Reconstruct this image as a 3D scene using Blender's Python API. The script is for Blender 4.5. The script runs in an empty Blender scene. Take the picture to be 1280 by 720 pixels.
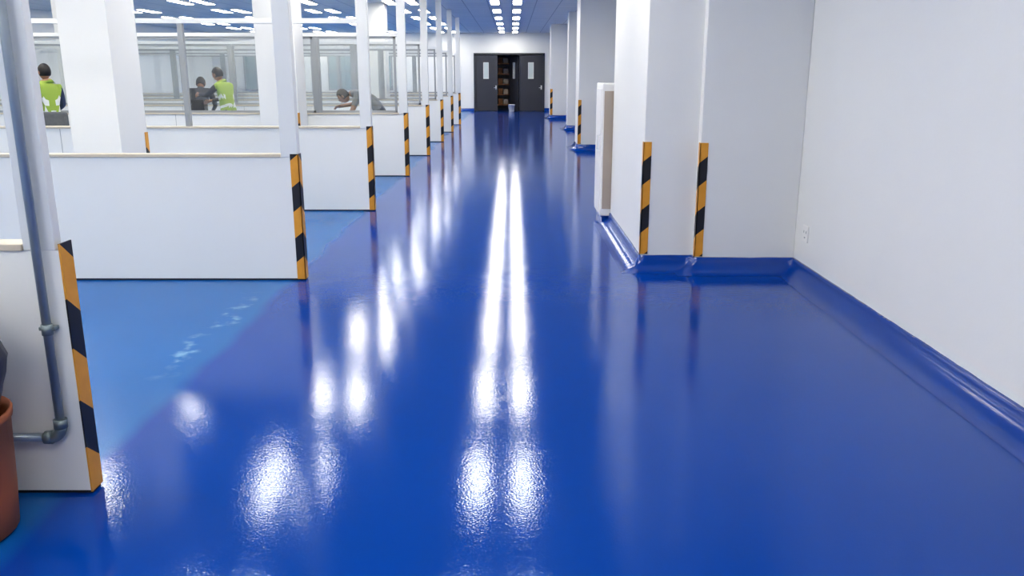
import bpy, bmesh, math, random
from mathutils import Vector, Matrix, noise
random.seed(4)
S = bpy.context.scene
S.view_settings.view_transform = 'Standard'
try: S.view_settings.look = 'Medium High Contrast'
except Exception as e: print('look', e)
print('LOOK', S.view_settings.look)

# ---------------------------------------------------------------- materials
def mat(name, col, rough=0.5, metal=0.0, spec=0.5, emis=None, estr=0.0, var=0.0, vscale=3.0, bump=0.0, bscale=40.0, coat=0.0):
    m = bpy.data.materials.new(name); m.use_nodes = True
    nt = m.node_tree; b = nt.nodes['Principled BSDF']
    b.inputs['Base Color'].default_value = (*col, 1)
    b.inputs['Roughness'].default_value = rough
    b.inputs['Metallic'].default_value = metal
    b.inputs['Specular IOR Level'].default_value = spec
    b.inputs['Coat Weight'].default_value = coat
    if emis:
        b.inputs['Emission Color'].default_value = (*emis, 1)
        b.inputs['Emission Strength'].default_value = estr
    tc = nt.nodes.new('ShaderNodeTexCoord')
    if var > 0:
        n = nt.nodes.new('ShaderNodeTexNoise'); n.inputs['Scale'].default_value = vscale; n.inputs['Detail'].default_value = 4
        nt.links.new(tc.outputs['Object'], n.inputs['Vector'])
        mx = nt.nodes.new('ShaderNodeMixRGB')
        mx.inputs[1].default_value = (*[c*(1-var) for c in col], 1)
        mx.inputs[2].default_value = (*[min(1, c*(1+var)) for c in col], 1)
        nt.links.new(n.outputs['Fac'], mx.inputs[0]); nt.links.new(mx.outputs[0], b.inputs['Base Color'])
    if bump > 0:
        n2 = nt.nodes.new('ShaderNodeTexNoise'); n2.inputs['Scale'].default_value = bscale; n2.inputs['Detail'].default_value = 3
        nt.links.new(tc.outputs['Object'], n2.inputs['Vector'])
        bp = nt.nodes.new('ShaderNodeBump'); bp.inputs['Strength'].default_value = bump; bp.inputs['Distance'].default_value = 0.01
        nt.links.new(n2.outputs['Fac'], bp.inputs['Height']); nt.links.new(bp.outputs[0], b.inputs['Normal'])
    return m

M_wall = mat('wall_paint', (0.77, 0.78, 0.765), 0.45, var=0.03, vscale=1.2, bump=0.05, bscale=60)
M_panel = mat('partition_panel', (0.80, 0.81, 0.79), 0.35, var=0.02, vscale=2)
M_alu = mat('aluminium_post', (0.72, 0.74, 0.74), 0.35, metal=0.1, var=0.02)
M_grayframe = mat('gray_window_frame', (0.34, 0.36, 0.37), 0.4, metal=0.3, var=0.05)
M_cap = mat('beige_cap_strip', (0.60, 0.54, 0.43), 0.45, var=0.05)
M_dark = mat('dark_rubber', (0.02, 0.02, 0.025), 0.6, var=0.1)
M_door = mat('dark_gray_door', (0.045, 0.048, 0.06), 0.35, var=0.08)
M_doorglass = mat('door_glass', (0.55, 0.62, 0.62), 0.15, var=0.05)
M_winglass = mat('far_window_glass', (0.30, 0.38, 0.40), 0.12, var=0.15, vscale=1)
M_wood = mat('brown_wood', (0.24, 0.10, 0.035), 0.6, var=0.3, vscale=6)
M_cove = mat('blue_cove_epoxy', (0.0010, 0.050, 0.29), 0.18, var=0.10, vscale=3, bump=0.12, bscale=9)
M_pipe = mat('galvanised_conduit', (0.36, 0.41, 0.44), 0.35, metal=0.5, var=0.15, vscale=12)
M_fit = mat('conduit_fitting', (0.22, 0.27, 0.28), 0.4, metal=0.5, var=0.2, vscale=20)
M_orange = mat('orange_brown_plastic', (0.34, 0.11, 0.045), 0.5, var=0.15)
M_bag = mat('dark_bag', (0.035, 0.04, 0.065), 0.4, var=0.3, bump=0.8, bscale=9)
M_white = mat('white_plastic', (0.8, 0.8, 0.78), 0.35, var=0.02)
M_beige = mat('beige_metal_panel', (0.42, 0.36, 0.30), 0.5, var=0.08)
M_light = mat('light_diffuser', (1, 1, 1), 0.5, emis=(1.0, 0.94, 0.84), estr=24.5)
M_skin = mat('skin', (0.35, 0.19, 0.12), 0.55, var=0.06)
M_hair = mat('black_hair', (0.012, 0.010, 0.010), 0.5, var=0.2)
M_vest = mat('hi_vis_vest', (0.32, 0.45, 0.07), 0.6, var=0.08)
M_band = mat('reflective_band', (0.75, 0.78, 0.75), 0.3, var=0.03)
M_shirtd = mat('dark_shirt', (0.03, 0.032, 0.04), 0.8, var=0.15)
M_shirtg = mat('gray_shirt', (0.20, 0.21, 0.21), 0.8, var=0.45, vscale=10)
M_shirtn = mat('navy_shirt', (0.05, 0.07, 0.13), 0.8, var=0.15)
M_trous = mat('dark_trousers', (0.035, 0.04, 0.055), 0.8, var=0.15)
M_shoe = mat('shoe_leather', (0.02, 0.018, 0.016), 0.5, var=0.1)
M_eye = mat('eye_white', (0.7, 0.7, 0.7), 0.2, var=0.01)
M_lip = mat('lips', (0.30, 0.11, 0.09), 0.5, var=0.05)
M_graycloth = mat('gray_fabric', (0.13, 0.14, 0.15), 0.8, var=0.2, vscale=30)

# ceiling tiles
M_ceil = mat('ceiling_tiles', (0.70, 0.72, 0.75), 0.7)
nt = M_ceil.node_tree; b = nt.nodes['Principled BSDF']
tc = nt.nodes.new('ShaderNodeTexCoord'); br = nt.nodes.new('ShaderNodeTexBrick')
br.offset = 0; br.inputs['Scale'].default_value = 1.0; br.inputs['Brick Width'].default_value = 0.6; br.inputs['Row Height'].default_value = 0.6
br.inputs['Mortar Size'].default_value = 0.012
br.inputs['Color1'].default_value = (0.72, 0.74, 0.74, 1); br.inputs['Color2'].default_value = (0.76, 0.77, 0.77, 1); br.inputs['Mortar'].default_value = (0.45, 0.47, 0.5, 1)
nt.links.new(tc.outputs['Object'], br.inputs['Vector']); nt.links.new(br.outputs['Color'], b.inputs['Base Color'])

# hazard stripes
M_haz = bpy.data.materials.new('hazard_stripes'); M_haz.use_nodes = True
nt = M_haz.node_tree; b = nt.nodes['Principled BSDF']; b.inputs['Roughness'].default_value = 0.4
tc = nt.nodes.new('ShaderNodeTexCoord'); sp = nt.nodes.new('ShaderNodeSeparateXYZ'); nt.links.new(tc.outputs['Object'], sp.inputs[0])
def mth(nt, op, a, b_=None, **k):
    n = nt.nodes.new('ShaderNodeMath'); n.operation = op
    for i, v in enumerate([a, b_]):
        if v is None: continue
        if isinstance(v, (int, float)): n.inputs[i].default_value = v
        else: nt.links.new(v, n.inputs[i])
    return n.outputs[0]
xy = mth(nt, 'SUBTRACT', sp.outputs['X'], sp.outputs['Y'])
v = mth(nt, 'ADD', sp.outputs['Z'], mth(nt, 'MULTIPLY', xy, -0.8))
fr = mth(nt, 'FRACT', mth(nt, 'MULTIPLY', mth(nt, 'ADD', v, 4.0), 2.5))
k = mth(nt, 'MULTIPLY', mth(nt, 'GREATER_THAN', fr, 0.45), mth(nt, 'LESS_THAN', fr, 0.93))
nz = nt.nodes.new('ShaderNodeTexNoise'); nz.inputs['Scale'].default_value = 12; nt.links.new(tc.outputs['Object'], nz.inputs['Vector'])
ye = nt.nodes.new('ShaderNodeMixRGB'); ye.inputs[1].default_value = (0.62, 0.28, 0.03, 1); ye.inputs[2].default_value = (0.78, 0.38, 0.05, 1)
nt.links.new(nz.outputs['Fac'], ye.inputs[0])
mx = nt.nodes.new('ShaderNodeMixRGB'); mx.inputs[2].default_value = (0.012, 0.013, 0.018, 1)
nt.links.new(k, mx.inputs[0]); nt.links.new(ye.outputs[0], mx.inputs[1]); nt.links.new(mx.outputs[0], b.inputs['Base Color'])

# thin architectural glass
M_glass = bpy.data.materials.new('clear_glass'); M_glass.use_nodes = True
nt = M_glass.node_tree; nt.nodes.clear()
o = nt.nodes.new('ShaderNodeOutputMaterial'); tr = nt.nodes.new('ShaderNodeBsdfTransparent'); tr.inputs[0].default_value = (0.98, 0.99, 0.985, 1)
gl = nt.nodes.new('ShaderNodeBsdfGlossy'); gl.inputs['Roughness'].default_value = 0.02
ms = nt.nodes.new('ShaderNodeMixShader'); ms.inputs[0].default_value = 0.10
nt.links.new(tr.outputs[0], ms.inputs[1]); nt.links.new(gl.outputs[0], ms.inputs[2]); nt.links.new(ms.outputs[0], o.inputs[0])

# epoxy floor
M_floor = bpy.data.materials.new('blue_epoxy_floor'); M_floor.use_nodes = True
nt = M_floor.node_tree; b = nt.nodes['Principled BSDF']
tc = nt.nodes.new('ShaderNodeTexCoord'); sp = nt.nodes.new('ShaderNodeSeparateXYZ'); nt.links.new(tc.outputs['Object'], sp.inputs[0])
def nnoise(scale, detail=3):
    n = nt.nodes.new('ShaderNodeTexNoise'); n.inputs['Scale'].default_value = scale; n.inputs['Detail'].default_value = detail
    nt.links.new(tc.outputs['Object'], n.inputs['Vector']); return n.outputs['Fac']
def mixc(f, a, b_):
    m = nt.nodes.new('ShaderNodeMixRGB')
    for i, v in ((0, f), (1, a), (2, b_)):
        if isinstance(v, tuple): m.inputs[i].default_value = v
        else: nt.links.new(v, m.inputs[i])
    return m.outputs[0]
def rng(src, a, b_, c_=0.0, d=1.0):
    m = nt.nodes.new('ShaderNodeMapRange'); nt.links.new(src, m.inputs[0])
    for i, v in enumerate((a, b_, c_, d)): m.inputs[i+1].default_value = v
    return m.outputs[0]
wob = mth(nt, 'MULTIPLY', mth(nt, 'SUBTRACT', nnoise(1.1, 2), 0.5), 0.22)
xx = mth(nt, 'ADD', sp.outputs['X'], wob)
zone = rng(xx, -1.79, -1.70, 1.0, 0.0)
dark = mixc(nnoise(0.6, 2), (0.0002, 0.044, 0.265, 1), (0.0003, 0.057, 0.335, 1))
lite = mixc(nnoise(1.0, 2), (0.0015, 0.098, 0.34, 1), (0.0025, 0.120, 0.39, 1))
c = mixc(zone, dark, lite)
# faint soft scuffs on the older coat, near the joint
xw = mth(nt, 'ADD', sp.outputs['X'], mth(nt, 'MULTIPLY', mth(nt, 'SUBTRACT', nnoise(3.5, 5), 0.5), 0.5))
bnd = rng(mth(nt, 'ABSOLUTE', mth(nt, 'ADD', xw, 1.93)), 0.0, 0.07, 1.0, 0.0)
yr = rng(mth(nt, 'ABSOLUTE', mth(nt, 'SUBTRACT', sp.outputs['Y'], 5.2)), 0.5, 1.0, 1.0, 0.0)
sc = mth(nt, 'MULTIPLY', mth(nt, 'MULTIPLY', bnd, rng(nnoise(9, 8), 0.47, 0.66)), yr)
c2 = mixc(mth(nt, 'MULTIPLY', sc, 0.55), c, (0.25, 0.52, 0.72, 1))
nt.links.new(c2, b.inputs['Base Color'])
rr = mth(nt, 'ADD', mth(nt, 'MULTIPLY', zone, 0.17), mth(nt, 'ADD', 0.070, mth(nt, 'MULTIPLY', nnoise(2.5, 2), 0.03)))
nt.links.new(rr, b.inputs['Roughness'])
b.inputs['Specular IOR Level'].default_value = 0.37
b.inputs['Specular Tint'].default_value = (0.5, 0.8, 1.0, 1)
n1 = nnoise(100, 1); n2 = nnoise(2.5, 1); n3 = nnoise(14, 1)
hh = mth(nt, 'ADD', mth(nt, 'MULTIPLY', n1, 0.060), mth(nt, 'ADD', mth(nt, 'MULTIPLY', n2, 0.05), mth(nt, 'MULTIPLY', n3, 0.05)))
bp = nt.nodes.new('ShaderNodeBump'); bp.inputs['Strength'].default_value = 0.32; bp.inputs['Distance'].default_value = 0.02
nt.links.new(hh, bp.inputs['Height']); nt.links.new(bp.outputs[0], b.inputs['Normal'])

# ---------------------------------------------------------------- mesh builder
class MB:
    def __init__(s): s.bm = bmesh.new(); s.mats = []
    def mi(s, m):
        if m not in s.mats: s.mats.append(m)
        return s.mats.index(m)
    def box(s, x0, x1, y0, y1, z0, z1, m, bev=0.0):
        r = bmesh.ops.create_cube(s.bm, size=1)
        for v in r['verts']:
            v.co = Vector(((x0+x1)/2+v.co.x*(x1-x0), (y0+y1)/2+v.co.y*(y1-y0), (z0+z1)/2+v.co.z*(z1-z0)))
        fs = {f for v in r['verts'] for f in v.link_faces}
        i = s.mi(m)
        for f in fs: f.material_index = i
        if bev > 0:
            es = list({e for v in r['verts'] for e in v.link_edges})
            rb = bmesh.ops.bevel(s.bm, geom=es, offset=bev, segments=2, affect='EDGES', profile=0.5)
            for f in rb['faces']: f.material_index = i
    def tube(s, pts, rad, m, seg=12, flat=None):
        i = s.mi(m); pts = [Vector(p) for p in pts]; n = len(pts)
        if not isinstance(rad, (list, tuple)): rad = [rad]*n
        rings = []; ref = None
        for k in range(n):
            t = (pts[min(k+1, n-1)]-pts[max(k-1, 0)]).normalized()
            if ref is None or abs(ref.dot(t)) > 0.95:
                ref = Vector((0, 0, 1)) if abs(t.z) < 0.9 else Vector((1, 0, 0))
            a = (ref-t*ref.dot(t)).normalized(); bb = t.cross(a); ref = a
            rings.append([s.bm.verts.new(pts[k]+(a*math.cos(2*math.pi*j/seg)+bb*math.sin(2*math.pi*j/seg))*rad[k]) for j in range(seg)])
        for k in range(n-1):
            for j in range(seg):
                f = s.bm.faces.new((rings[k][j], rings[k][(j+1) % seg], rings[k+1][(j+1) % seg], rings[k+1][j])); f.material_index = i; f.smooth = True
        for r_, rev in ((rings[0], True), (rings[-1], False)):
            f = s.bm.faces.new(list(reversed(r_)) if rev else r_); f.material_index = i
    def lathe(s, cx, cy, prof, m, seg=32):
        i = s.mi(m); rings = []
        for r, z in prof:
            rings.append([s.bm.verts.new((cx+r*math.cos(2*math.pi*j/seg), cy+r*math.sin(2*math.pi*j/seg), z)) for j in range(seg)])
        for k in range(len(rings)-1):
            for j in range(seg):
                f = s.bm.faces.new((rings[k][j], rings[k][(j+1) % seg], rings[k+1][(j+1) % seg], rings[k+1][j])); f.material_index = i; f.smooth = True
        f = s.bm.faces.new(list(reversed(rings[0]))); f.material_index = i
        f = s.bm.faces.new(rings[-1]); f.material_index = i
    def sphere(s, M, m, seg=16, fn=None):
        r = bmesh.ops.create_uvsphere(s.bm, u_segments=seg, v_segments=max(8, seg*3//4), radius=1)
        i = s.mi(m)
        for v in r['verts']:
            if fn: v.co = fn(v.co.copy())
            v.co = M @ v.co
        for f in {f for v in r['verts'] for f in v.link_faces}: f.material_index = i; f.smooth = True
    def addmesh(s, me, matmap):
        n0 = len(s.bm.faces); s.bm.from_mesh(me); s.bm.faces.ensure_lookup_table()
        for f in s.bm.faces[n0:]: f.material_index = matmap(f); f.smooth = True
    def done(s, name, loc=(0, 0, 0), parent=None):
        bmesh.ops.recalc_face_normals(s.bm, faces=s.bm.faces)
        me = bpy.data.meshes.new(name); s.bm.to_mesh(me); s.bm.free()
        for m in s.mats: me.materials.append(m)
        ob = bpy.data.objects.new(name, me); S.collection.objects.link(ob); ob.location = loc
        if parent: ob.parent = parent
        return ob

def simple(name, *a, **k):
    mb = MB(); mb.box(*a, **k); return mb.done(name)

# ---------------------------------------------------------------- room shell
CH = 3.3; XR = 2.34; XL = -13.0; YB = -6.0; YF = 37.7; PB = 6.83
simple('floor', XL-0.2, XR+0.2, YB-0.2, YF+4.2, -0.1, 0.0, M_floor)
simple('ceiling', XL-0.2, XR+0.2, YB-0.2, YF+4.2, CH, CH+0.1, M_ceil)
simple('wall_right', XR, XR+0.2, YB, YF, 0, CH, M_wall)
simple('wall_left', XL-0.2, XL, YB, YF, 0, CH, M_wall)
simple('wall_back', XL, XR, YB-0.2, YB, 0, CH, M_wall)
DX0, DX1, DH = -1.66, 1.42, 2.46
mb = MB()
mb.box(XL, DX0, YF, YF+0.2, 0, CH, M_wall)
mb.box(DX1, XR, YF, YF+0.2, 0, CH, M_wall)
mb.box(DX0, DX1, YF, YF+0.2, DH, CH, M_wall)
mb.done('wall_far')
mb = MB()
mb.box(-2.2, -2.1, YF+0.2, YF+4, 0, CH, M_wall); mb.box(2.1, 2.2, YF+0.2, YF+4, 0, CH, M_wall)
mb.box(-2.2, 2.2, YF+4, YF+4.1, 0, CH, M_wall)
mb.done('wall_storeroom')

# right pillars
mb = MB()
mb.box(1.08, 1.60, 6.93, 9.14, 0, CH, M_wall, bev=0.006)
mb.box(1.52, XR, PB, 9.14, 0, CH, M_wall, bev=0.006)
mb.done('wall_pillar')
for (x0, y0, y1) in ((1.41, 18.2, 19.1), (1.39, 31.2, 32.1), (1.62, 25.0, 25.6)):
    mb = MB(); mb.box(x0, XR, y0, y1, 0, CH, M_wall, bev=0.006); mb.done('wall_pillar')

# coved epoxy skirting
def cove(name, path, H=0.12, O=0.16):
    bm = bmesh.new(); pts = [Vector(p) for p in path]; n = len(pts)
    nr = []
    for i in range(n-1):
        d = (pts[i+1]-pts[i]).normalized(); nr.append(Vector((-d.y, d.x)))
    off = []
    for i in range(n):
        if i == 0: off.append(nr[0])
        elif i == n-1: off.append(nr[-1])
        else: off.append((nr[i-1]+nr[i])/(1+nr[i-1].dot(nr[i])))
    samp = []
    for i in range(n-1):
        L = (pts[i+1]-pts[i]).length; k = max(1, int(L/0.05)) if pts[i].y < 11 else max(1, int(L/0.3))
        for j in range(k):
            t = j/k; samp.append((pts[i].lerp(pts[i+1], t), off[i].lerp(off[i+1], t)))
    samp.append((pts[-1], off[-1]))
    K = 8; rows = []
    for p, o in samp:
        w = noise.noise(Vector((p.x*3, p.y*3, 0))); w2 = noise.noise(Vector((p.x*2, p.y*2, 7))); w3 = noise.noise(Vector((p.x*9, p.y*9, 3)))
        h = H*(1+0.03*w+0.02*w3); oo = O*(1+0.03*w2)
        row = [bm.verts.new((p.x-o.x*0.0, p.y, h))]
        for q in range(K):
            a = math.pi/2*(1-q/(K-1))
            ou = 0.014+oo*(1-math.sin(a)); z = h*(1-math.cos(a))
            if q == K-1: z = 0.001
            row.append(bm.verts.new((p.x+o.x*ou, p.y+o.y*ou, z)))
        rows.append(row)
    for i in range(len(rows)-1):
        for q in range(K):
            f = bm.faces.new((rows[i][q], rows[i+1][q], rows[i+1][q+1], rows[i][q+1])); f.smooth = q > 0
    bmesh.ops.recalc_face_normals(bm, faces=bm.faces)
    me = bpy.data.meshes.new(name); bm.to_mesh(me); bm.free(); me.materials.append(M_cove)
    ob = bpy.data.objects.new(name, me); S.collection.objects.link(ob)
cove('baseboard_right', [(XR, YB), (XR, PB), (1.52, PB), (1.52, 6.93), (1.08, 6.93), (1.08, 9.12)])
cove('baseboard_right_far', [(1.9, 9.14), (XR, 9.14), (XR, 18.2), (1.41, 18.2), (1.41, 19.1), (XR, 19.1), (XR, 25.0), (1.62, 25.0), (1.62, 25.6), (XR, 25.6), (XR, 31.2), (1.39, 31.2), (1.39, 32.1), (XR, 32.1), (XR, YF), (DX1, YF)], H=0.13, O=0.17)
cove('baseboard_far', [(DX0, YF), (XL, YF)])

# ---------------------------------------------------------------- hazard guards
def guard(x, y, z0, z1, wf, we, side=1):
    mb = MB(); t = 0.006
    if wf > 0: mb.box(-side*wf if side > 0 else -t, t if side > 0 else wf, -t, 0.0, 0, z1-z0, M_haz)
    if side > 0: mb.box(0, t, -t, we, 0, z1-z0, M_haz)
    else: mb.box(-t, 0, -t, we, 0, z1-z0, M_haz)
    return mb.done('hazard_corner_guard', (x, y, z0))

# ---------------------------------------------------------------- partitions (bays)
XP = -1.65; HW = 1.0; TR = 2.2
def partition(i, Y, mull, inner, glass):
    mb = MB(); T = 0.08
    x0 = XL+0.02
    mb.box(x0, XP, Y, Y+T, 0.015, HW-0.025, M_panel)
    mb.box(x0, XP, Y+0.008, Y+T-0.008, 0, 0.015, M_dark)
    mb.box(x0, XP-0.13, Y-0.012, Y+T+0.012, HW-0.025, HW, M_cap, bev=0.003)
    ins = 0.012 if i == 1 else 0.001
    mb.box(XP-0.13, XP-ins, Y-0.004, Y+(0.045 if i == 1 else T+0.004), HW-0.025, CH, M_alu, bev=0.004)
    for x in [XP-1.22*k for k in range(3, 9)]:
        mb.box(x-0.003, x+0.003, Y-0.002, Y, 0.02, HW-0.03, M_grayframe)
    if Y > 3.3:
        mb.box(x0, XP-0.13, Y+0.005, Y+T-0.005, TR-0.045, TR+0.01, M_alu, bev=0.003)
        for x in mull:
            mb.box(x-0.03, x+0.03, Y+0.008, Y+T-0.008, HW, TR-0.045, M_grayframe, bev=0.003)
        xs = [XP-0.13]+list(mull)
        for a, c in zip(xs, xs[1:]):
            if inner:
                for (p, q, r, s_) in ((c+0.06, a-0.03, HW+0.0, HW+0.035), (c+0.06, a-0.03, TR-0.08, TR-0.045)):
                    mb.box(p, q, Y+0.02, Y+0.06, r, s_, M_grayframe)
                mb.box(a-0.065, a-0.03, Y+0.02, Y+0.06, HW, TR-0.05, M_grayframe)
                mb.box(c+0.03, c+0.065, Y+0.02, Y+0.06, HW, TR-0.05, M_grayframe)
            if glass:
                mb.box(c+0.03, a-0.03, Y+0.036, Y+0.042, HW, TR-0.05, M_glass)
    else:
        for x in (-4.6, -7.4):
            mb.box(x-0.05, x+0.05, Y+0.005, Y+T-0.005, HW, CH, M_alu)
    mb.done('partition_half_wall')
    if i == 1: guard(XP, Y, 0.012, HW+0.0, 0.0, T)
    else: guard(XP, Y, 0.012, HW+0.0, 0.06, T)
for i in range(1, 9):
    Y = 3.0+3.5*(i-1)+0.02*(i > 1)
    if i == 2: mull = []
    elif i == 3: mull = [-3.80, -6.3, -8.8, -11.3]
    elif i == 4: mull = [-3.06, -5.9, -8.4, -10.9]
    else: mull = [-3.1-0.0*i, -5.5, -8.0, -10.5]
    partition(i, Y, mull, i > 3, i in (4, 5))

# structural columns in the bay area
for (x0, x1, y0, y1) in ((-4.14, -3.68, 8.0, 8.6), (-3.78, -3.20, 12.85, 13.40), (-3.78, -3.2, 22.0, 22.6),
                         (-9.6, -9.0, 8.0, 8.6), (-9.6, -9.0, 18.4, 19.0)):
    mb = MB(); mb.box(x0, x1, y0, y1, 0, CH, M_wall, bev=0.006)
    mb.box(x0-0.02, x1+0.02, y0-0.02, y1+0.02, 0, 0.1, M_cove, bev=0.004)
    mb.done('structural_column')
guard(-3.68, 8.6-0.06, 0.1, 1.03, 0, 0.06)
guard(-3.20, 12.85, 0.1, 1.03, 0.05, 0.06)

# pillar guards on the right
guard(1.08, 6.93, 0.128, 1.06, 0.06, 0.05, side=-1)
guard(1.52, PB, 0.128, 1.06, 0.06, 0.05, side=-1)
guard(1.41, 18.2, 0.14, 1.06, 0.06, 0.05, side=-1)
guard(1.39, 31.2, 0.14, 1.06, 0.08, 0.05, side=-1)

# ---------------------------------------------------------------- cabinet behind the pillar
mb = MB()
mb.box(0.965, 1.50, 9.16, 9.80, 0.08, 1.50, M_white, bev=0.01)
mb.box(0.99, 1.48, 9.18, 9.78, 0.0, 0.08, M_cove)
mb.box(0.985, 1.48, 9.152, 9.162, 0.16, 1.42, M_beige)
mb.box(0.957, 0.967, 9.22, 9.74, 0.14, 1.44, M_white, bev=0.003)
mb.tube([(0.957, 9.27, 0.80), (0.93, 9.27, 0.80), (0.93, 9.27, 0.95), (0.957, 9.27, 0.95)], 0.006, M_alu, 8)
mb.done('metal_cabinet')

# wall socket
mb = MB()
mb.box(XR-0.010, XR, 6.52, 6.64, 0.30, 0.43, M_white, bev=0.003)
for yy in (6.555, 6.605): mb.box(XR-0.013, XR-0.009, yy-0.003, yy+0.003, 0.37, 0.39, M_grayframe)
mb.box(XR-0.013, XR-0.009, 6.57, 6.59, 0.33, 0.34, M_grayframe)
mb.done('wall_socket')

# ---------------------------------------------------------------- doors
mb = MB()
f = 0.07
mb.box(DX0, DX0+f, YF-0.04, YF+0.2, 0, DH, M_door); mb.box(DX1-f, DX1, YF-0.04, YF+0.2, 0, DH, M_door)
mb.box(DX0+f, DX1-f, YF-0.04, YF+0.2, DH-f, DH, M_door)
mb.done('door_frame')
def leaf(name, w, loc, rot):
    mb = MB(); T = 0.05; H = DH-f-0.02
    wx0, wx1, wz0, wz1 = w*0.38, w*0.58, 1.40, 2.05
    for a in ((0, wx0, 0.01, H), (wx1, w, 0.01, H), (wx0, wx1, 0.01, wz0), (wx0, wx1, wz1, H)):
        mb.box(a[0], a[1], -T/2, T/2, a[2], a[3], M_door)
    mb.box(wx0, wx1, -0.008, 0.008, wz0, wz1, M_doorglass)
    for a in ((wx0-0.02, wx0, wz0-0.02, wz1+0.02), (wx1, wx1+0.02, wz0-0.02, wz1+0.02), (wx0, wx1, wz0-0.02, wz0), (wx0, wx1, wz1, wz1+0.02)):
        mb.box(a[0], a[1], -T/2-0.008, T/2+0.008, a[2], a[3], M_alu)
    mb.tube([(w*0.93, -T/2, 1.0), (w*0.93, -T/2-0.05, 1.0), (w*0.83, -T/2-0.05, 1.0)], 0.011, M_alu, 8)
    mb.box(w*0.90, w*0.96, -T/2-0.006, -T/2, 0.92, 1.10, M_alu)
    ob = mb.done(name, loc); ob.rotation_euler = (0, 0, rot); return ob
leaf('door_1', 0.96, (DX0+f, YF+0.03, 0), 0)
leaf('door_2', 1.02, (0.33, YF+0.03, 0), 0)
leaf('door_3', 0.95, (0.30, YF+0.10, 0), math.radians(115))
mb = MB()
for x in (-0.72, 0.12):
    for y in (YF+1.3, YF+1.8): mb.box(x, x+0.06, y, y+0.06, 0, 2.2, M_wood)
for z in (0.2, 0.65, 1.1, 1.55, 2.0):
    mb.box(-0.74, 0.20, YF+1.28, YF+1.88, z, z+0.05, M_wood)
    for k in range(3): mb.box(-0.62+k*0.24, -0.42+k*0.24, YF+1.35, YF+1.7, z+0.05, z+0.30-0.03*k, M_beige if k % 2 else M_wood)
mb.done('wooden_storage_rack')
mb = MB()
mb.lathe(-0.02, YF-0.35, [(0.11, 0.0), (0.115, 0.01), (0.145, 0.27), (0.152, 0.27), (0.152, 0.30), (0.138, 0.30), (0.13, 0.27), (0.105, 0.03)], M_white)
mb.tube([(-0.02+0.15*math.cos(a), YF-0.35-0.06*math.sin(a), 0.28-0.10*math.sin(a)) for a in [math.pi*k/12 for k in range(13)]], 0.004, M_alu, 6)
mb.done('white_bucket')

for n_, (x, w) in enumerate(((-5.6, 0.7), (-7.45, 0.95), (-11.1, 0.95)), 1):
    mb = MB(); y = YF-0.03
    mb.box(x-w/2, x+w/2, y, y+0.02, 0.95, 2.35, M_winglass)
    for a in ((x-w/2-0.06, x-w/2, 0.89, 2.41), (x+w/2, x+w/2+0.06, 0.89, 2.41), (x-w/2, x+w/2, 0.89, 0.95), (x-w/2, x+w/2, 2.35, 2.41), (x-0.02, x+0.02, 0.95, 2.35), (x-w/2, x+w/2, 1.68, 1.72)):
        mb.box(a[0], a[1], y-0.03, y+0.03, a[2], a[3], M_grayframe)
    mb.done('window_%d' % n_)

# ---------------------------------------------------------------- ceiling lights
mb = MB(); ys = [9.45+3.0*k for k in range(-5, 10)]
for px in ((-0.42, 0.13), (-2.97, -2.43), (-5.5, -4.96), (-8.03, -7.5), (-10.6, -10.05)):
    for x in px:
        for y in ys:
            if y > YF-0.8: continue
            mb.box(x-0.12, x+0.12, y-0.60, y+0.60, CH-0.03, CH, M_white)
            mb.box(x-0.10, x+0.10, y-0.58, y+0.58, CH-0.036, CH-0.03, M_light)
mb.done('ceiling_light_panels')

# ---------------------------------------------------------------- conduit on first post
mb = MB(); xc, yc = -1.715, 2.965
mb.tube([(xc, yc, CH), (xc, yc, 0.30)], 0.016, M_pipe, 14)
arc = [(xc-0.045+0.045*math.cos(a), yc, 0.30+0.0-0.045*math.sin(a)) for a in [math.pi/2*k/6 for k in range(7)]]
mb.tube(arc, 0.022, M_fit, 14)
mb.tube([(xc, yc, 0.33), (xc, yc, 0.295)], 0.025, M_fit, 14)
mb.tube([(xc-0.035, yc, 0.255), (xc-0.065, yc, 0.255)], 0.025, M_fit, 14)
mb.tube([(xc-0.05, yc, 0.255), (-2.30, yc, 0.255)], 0.016, M_pipe, 14)
mb.tube([(xc, yc, 0.705), (xc, yc, 0.665)], 0.020, M_fit, 14)
mb.box(xc-0.03, xc+0.03, yc-0.004, yc+0.03, 0.68, 0.695, M_fit, bev=0.003)
mb.box(xc-0.04, xc+0.04, yc+0.012, yc+0.035, 1.9, 1.93, M_fit)
mb.done('conduit_pipe')

# orange-brown bin with dark bag
mb = MB(); bx, by = -2.0, 2.69
mb.lathe(bx, by, [(0.20, 0.0), (0.212, 0.01), (0.222, 0.15), (0.235, 0.42), (0.242, 0.425), (0.244, 0.45), (0.235, 0.455), (0.225, 0.42), (0.20, 0.05)], M_orange)
def bagfn(v):
    w = noise.noise(v*2.2); return v*(1+0.13*w)
mb.sphere(Matrix.Translation((bx, by, 0.60)) @ Matrix.Diagonal((0.25, 0.21, 0.26, 1)), M_bag, 24, bagfn)
mb.tube([(bx, by, 0.84), (bx+0.01, by, 0.88), (bx+0.03, by+0.01, 0.93)], [0.05, 0.03, 0.06], M_bag, 10)
mb.done('plastic_waste_bin')

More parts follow.
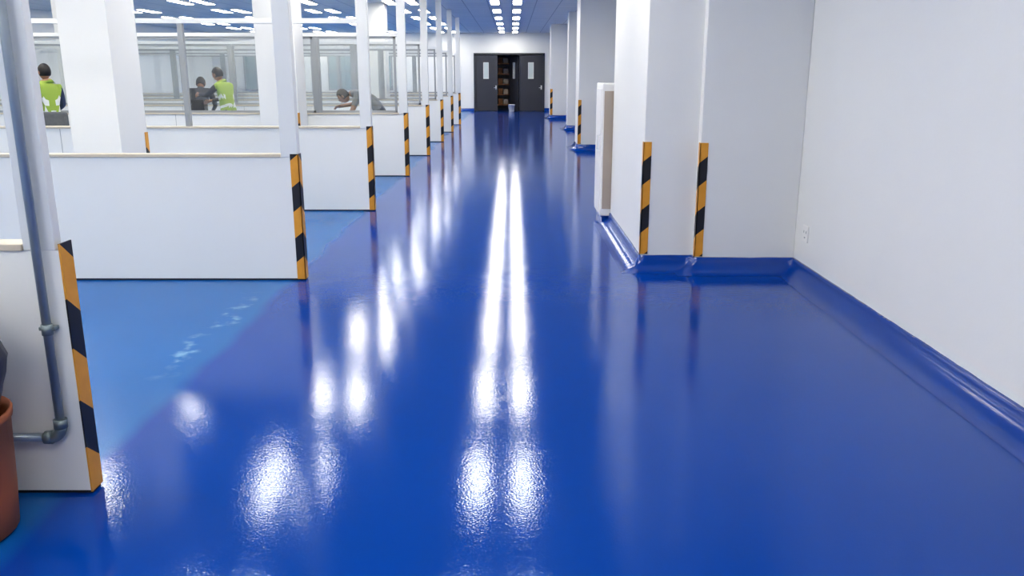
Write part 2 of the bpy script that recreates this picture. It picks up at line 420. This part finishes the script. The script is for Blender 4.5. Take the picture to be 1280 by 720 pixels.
# office chair
mb = MB(); cx, cy = -5.95, 10.85
mb.box(cx-0.24, cx+0.24, cy-0.23, cy+0.23, 0.45, 0.53, M_graycloth, bev=0.03)
mb.box(cx-0.20, cx+0.20, cy+0.20, cy+0.27, 0.62, 1.12, M_graycloth, bev=0.03)
mb.tube([(cx, cy+0.05, 0.44), (cx, cy+0.30, 0.46), (cx, cy+0.29, 0.75)], 0.02, M_dark, 8)
mb.tube([(cx, cy, 0.46), (cx, cy, 0.10)], 0.025, M_dark, 10)
for k in range(5):
    a = 2*math.pi*k/5; ex, ey = cx+0.28*math.cos(a), cy+0.28*math.sin(a)
    mb.tube([(cx, cy, 0.13), (ex, ey, 0.08)], [0.025, 0.016], M_dark, 8)
    mb.tube([(ex-0.012, ey, 0.03), (ex+0.012, ey, 0.03)], 0.03, M_dark, 12)
for sx in (-1, 1):
    mb.tube([(cx+sx*0.22, cy+0.1, 0.48), (cx+sx*0.28, cy+0.08, 0.50), (cx+sx*0.28, cy+0.05, 0.70)], 0.014, M_dark, 8)
    mb.box(cx+sx*0.28-0.025, cx+sx*0.28+0.025, cy-0.12, cy+0.14, 0.70, 0.73, M_dark, bev=0.01)
mb.done('office_chair')

# ---------------------------------------------------------------- people
def person(name, J, loc, yaw, top, trous, sleeve, vest=False, look=(0, 1, 0)):
    V = {k: Vector(v) for k, v in J.items()}
    rad = dict(pelvis=(.145, .115), waist=(.13, .10), chest=(.155, .115), neckb=(.075, .07), neck=(.052, .055),
               shL=(.07, .07), shR=(.07, .07), elL=(.043, .043), elR=(.043, .043), wrL=(.027, .03), wrR=(.027, .03), paL=(.022, .035), paR=(.022, .035),
               hipL=(.095, .095), hipR=(.095, .095), knL=(.062, .062), knR=(.062, .062), anL=(.04, .04), anR=(.04, .04), toL=(.035, .03), toR=(.035, .03))
    for s_ in 'LR':
        d = (V['wr'+s_]-V['el'+s_]).normalized(); V['pa'+s_] = V['wr'+s_]+d*0.075
    E = [('pelvis', 'waist'), ('waist', 'chest'), ('chest', 'neckb'), ('neckb', 'neck')]
    for s_ in 'LR':
        E += [('chest', 'sh'+s_), ('sh'+s_, 'el'+s_), ('el'+s_, 'wr'+s_), ('wr'+s_, 'pa'+s_), ('pelvis', 'hip'+s_), ('hip'+s_, 'kn'+s_), ('kn'+s_, 'an'+s_), ('an'+s_, 'to'+s_)]
    keys = list(rad.keys()); idx = {k: i for i, k in enumerate(keys)}
    me = bpy.data.meshes.new('tmp'); me.from_pydata([V[k] for k in keys], [(idx[a], idx[c]) for a, c in E], [])
    ob = bpy.data.objects.new('tmp', me); S.collection.objects.link(ob)
    ob.modifiers.new('s', 'SKIN'); sub = ob.modifiers.new('b', 'SUBSURF'); sub.levels = 2
    for k in keys:
        sv = me.skin_vertices[0].data[idx[k]]; sv.radius = rad[k]; sv.use_root = (k == 'pelvis')
    dg = bpy.context.evaluated_depsgraph_get(); dg.update()
    ev = bpy.data.meshes.new_from_object(ob.evaluated_get(dg))
    bpy.data.objects.remove(ob)
    mb = MB()
    slots = {k: mb.mi(m) for k, m in (('skin', M_skin), ('top', top), ('trous', trous), ('shoe', M_shoe), ('sleeve', sleeve), ('band', M_band))}
    def seg(f):
        p = f.calc_center_median(); best = None
        for a, c in E:
            A, B = V[a], V[c]; d = B-A; t = max(0, min(1, (p-A).dot(d)/max(d.length_squared, 1e-9)))
            dist = (p-(A+d*t)).length-(rad[a][0]*(1-t)+rad[c][0]*t)
            if best is None or dist < best[0]: best = (dist, a, c, t)
        _, a, c, t = best
        if c == 'neck': return slots['skin']
        if c.startswith('wr') : return slots['sleeve'] if (sleeve is not M_skin and t < 0.9) else slots['skin']
        if c.startswith('pa'): return slots['skin']
        if c.startswith('el'): return slots['sleeve'] if sleeve is not M_skin else (slots['top'] if t < 0.7 else slots['skin'])
        if c.startswith('to'): return slots['shoe']
        if c.startswith('an'): return slots['trous'] if t < 0.92 else slots['shoe']
        if c.startswith('kn') or c.startswith('hip'): return slots['trous']
        if vest:
            if c == 'waist' and 0.55 < t < 0.85: return slots['band']
            if c == 'chest' and 0.35 < t < 0.6: return slots['band']
        if c == 'waist' and t < 0.15 and not vest: return slots['trous']
        return slots['top']
    mb.addmesh(ev, seg)
    for s_, sg in (('L', -1), ('R', 1)):
        d = (V['pa'+s_]-V['wr'+s_]).normalized()
        side = d.cross(Vector((0, 1, 0.3)));  side = side.normalized() if side.length > 0.1 else Vector((1, 0, 0))
        nrm = d.cross(side).normalized()
        if nrm.z > 0: nrm = -nrm
        for k, L in enumerate((0.070, 0.080, 0.075, 0.058)):
            b0 = V['pa'+s_]-d*0.012+side*(k-1.5)*0.019
            mb.tube([b0, b0+d*L*0.45, b0+d*L*0.8+nrm*L*0.22, b0+d*L*0.95+nrm*L*0.5], [0.010, 0.009, 0.008, 0.006], M_skin, 8)
        b0 = V['wr'+s_]+d*0.03-side*0.025
        mb.tube([b0, b0+d*0.025-side*0.025, b0+d*0.055-side*0.03+nrm*0.01], [0.013, 0.011, 0.008], M_skin, 8)
    f_ = Vector(look).normalized(); up = (V['head']-V['neck']).normalized(); r_ = f_.cross(up).normalized(); up = r_.cross(f_).normalized()
    R = Matrix((r_, f_, up)).transposed().to_4x4(); H = Matrix.Translation(V['head']) @ R
    def hf(v):
        if v.z < 0: v.x *= 1+0.30*v.z; v.y *= 1+0.12*v.z
        if v.y > 0.3 and abs(v.x) < 0.22 and -0.35 < v.z < 0.15: v.y += 0.14
        return v
    mb.sphere(H @ Matrix.Diagonal((.078, .096, .118, 1)), M_skin, 28, hf)
    def cap(v):
        if v.y > 0.25: v.z = max(v.z, 0.45+0.35*0)
        else: v.z = max(v.z, -0.55)
        return v
    mb.sphere(H @ Matrix.Translation((0, -0.006, 0.012)) @ Matrix.Diagonal((.086, .102, .120, 1)), M_hair, 24, cap)
    for sx in (-1, 1):
        mb.sphere(H @ Matrix.Translation((sx*.030, .086, .008)) @ Matrix.Diagonal((.014, .008, .008, 1)), M_eye, 10)
        mb.sphere(H @ Matrix.Translation((sx*.030, .092, .008)) @ Matrix.Diagonal((.006, .004, .006, 1)), M_hair, 8)
        mb.sphere(H @ Matrix.Translation((sx*.030, .090, .028)) @ Matrix.Diagonal((.017, .006, .004, 1)), M_hair, 8)
        mb.sphere(H @ Matrix.Translation((sx*.079, -.002, -.005)) @ Matrix.Diagonal((.010, .020, .032, 1)), M_skin, 10)
    mb.sphere(H @ Matrix.Translation((0, .084, -.058)) @ Matrix.Diagonal((.026, .009, .008, 1)), M_lip, 10)
    ob = mb.done(name, loc); ob.rotation_euler = (0, 0, yaw)
    return ob

stand = dict(pelvis=(0, 0, .93), waist=(0, .01, 1.10), chest=(0, 0, 1.32), neckb=(0, -.01, 1.46), neck=(0, .005, 1.53), head=(0, .02, 1.62),
             shL=(-.18, 0, 1.40), elL=(-.24, -.02, 1.12), wrL=(-.22, .10, .90), shR=(.18, 0, 1.40), elR=(.24, .02, 1.13), wrR=(.18, .20, 1.02),
             hipL=(-.10, 0, .88), knL=(-.11, .03, .49), anL=(-.11, -.02, .09), toL=(-.13, .15, .035),
             hipR=(.10, 0, .88), knR=(.12, .05, .49), anR=(.13, 0.02, .09), toR=(.15, .19, .035))
reach = dict(stand, chest=(0, .06, 1.31), neckb=(0, .10, 1.44), neck=(0, .14, 1.50), head=(0, .18, 1.585),
             shL=(-.18, .08, 1.38), shR=(.18, .08, 1.38), elL=(-.22, .28, 1.22), wrL=(-.14, .50, 1.24), elR=(.22, .26, 1.17), wrR=(.14, .48, 1.12))
stoop = dict(stand, pelvis=(0, -.05, .88), waist=(0, .06, 1.03), chest=(0, .17, 1.20), neckb=(0, .25, 1.31), neck=(0, .29, 1.36), head=(0, .34, 1.42),
             shL=(-.18, .20, 1.27), shR=(.18, .20, 1.27), elL=(-.24, .30, 1.02), wrL=(-.14, .50, .92), elR=(.24, .30, 1.02), wrR=(.14, .50, .90),
             hipL=(-.10, -.05, .84), hipR=(.10, -.05, .84))
bend = dict(stand, pelvis=(0, -.06, .98), waist=(0, .08, 1.16), chest=(0, .27, 1.28), neckb=(0, .42, 1.28), neck=(0, .50, 1.26), head=(0, .59, 1.23),
            shL=(-.18, .31, 1.27), shR=(.18, .31, 1.27), elL=(-.24, .40, 1.00), wrL=(-.20, .58, .82), elR=(.24, .42, 1.10), wrR=(.20, .66, 1.06),
            hipL=(-.10, -.06, .92), hipR=(.10, -.06, .92))
person('worker_in_hi_vis_vest', stand, (-7.0, 13.0, 0), math.radians(60), M_vest, M_trous, M_shirtn, vest=True)
person('worker_in_hi_vis_vest', reach, (-5.05, 15.3, 0), math.radians(70), M_vest, M_trous, M_shirtd, vest=True, look=(0, 1, -.3))
person('worker_in_dark_shirt', stoop, (-5.75, 15.8, 0), math.radians(10), M_shirtd, M_trous, M_shirtd, look=(0, .8, -.6))
person('worker_bending_over', bend, (-2.26, 14.55, 0), math.radians(90), M_shirtg, M_trous, M_skin, look=(0, .75, -.65))

# ---------------------------------------------------------------- world & camera
w = bpy.data.worlds.new('World'); S.world = w; w.use_nodes = True
w.node_tree.nodes['Background'].inputs[0].default_value = (0.6, 0.7, 0.85, 1)
w.node_tree.nodes['Background'].inputs[1].default_value = 0.3
cam = bpy.data.cameras.new('camera'); co = bpy.data.objects.new('camera', cam); S.collection.objects.link(co)
co.location = (0, 0, 1.6); co.rotation_euler = (math.radians(90-14.32), 0, 0)
cam.sensor_width = 36; cam.lens = 1050/1280*36; cam.clip_end = 200
S.camera = co
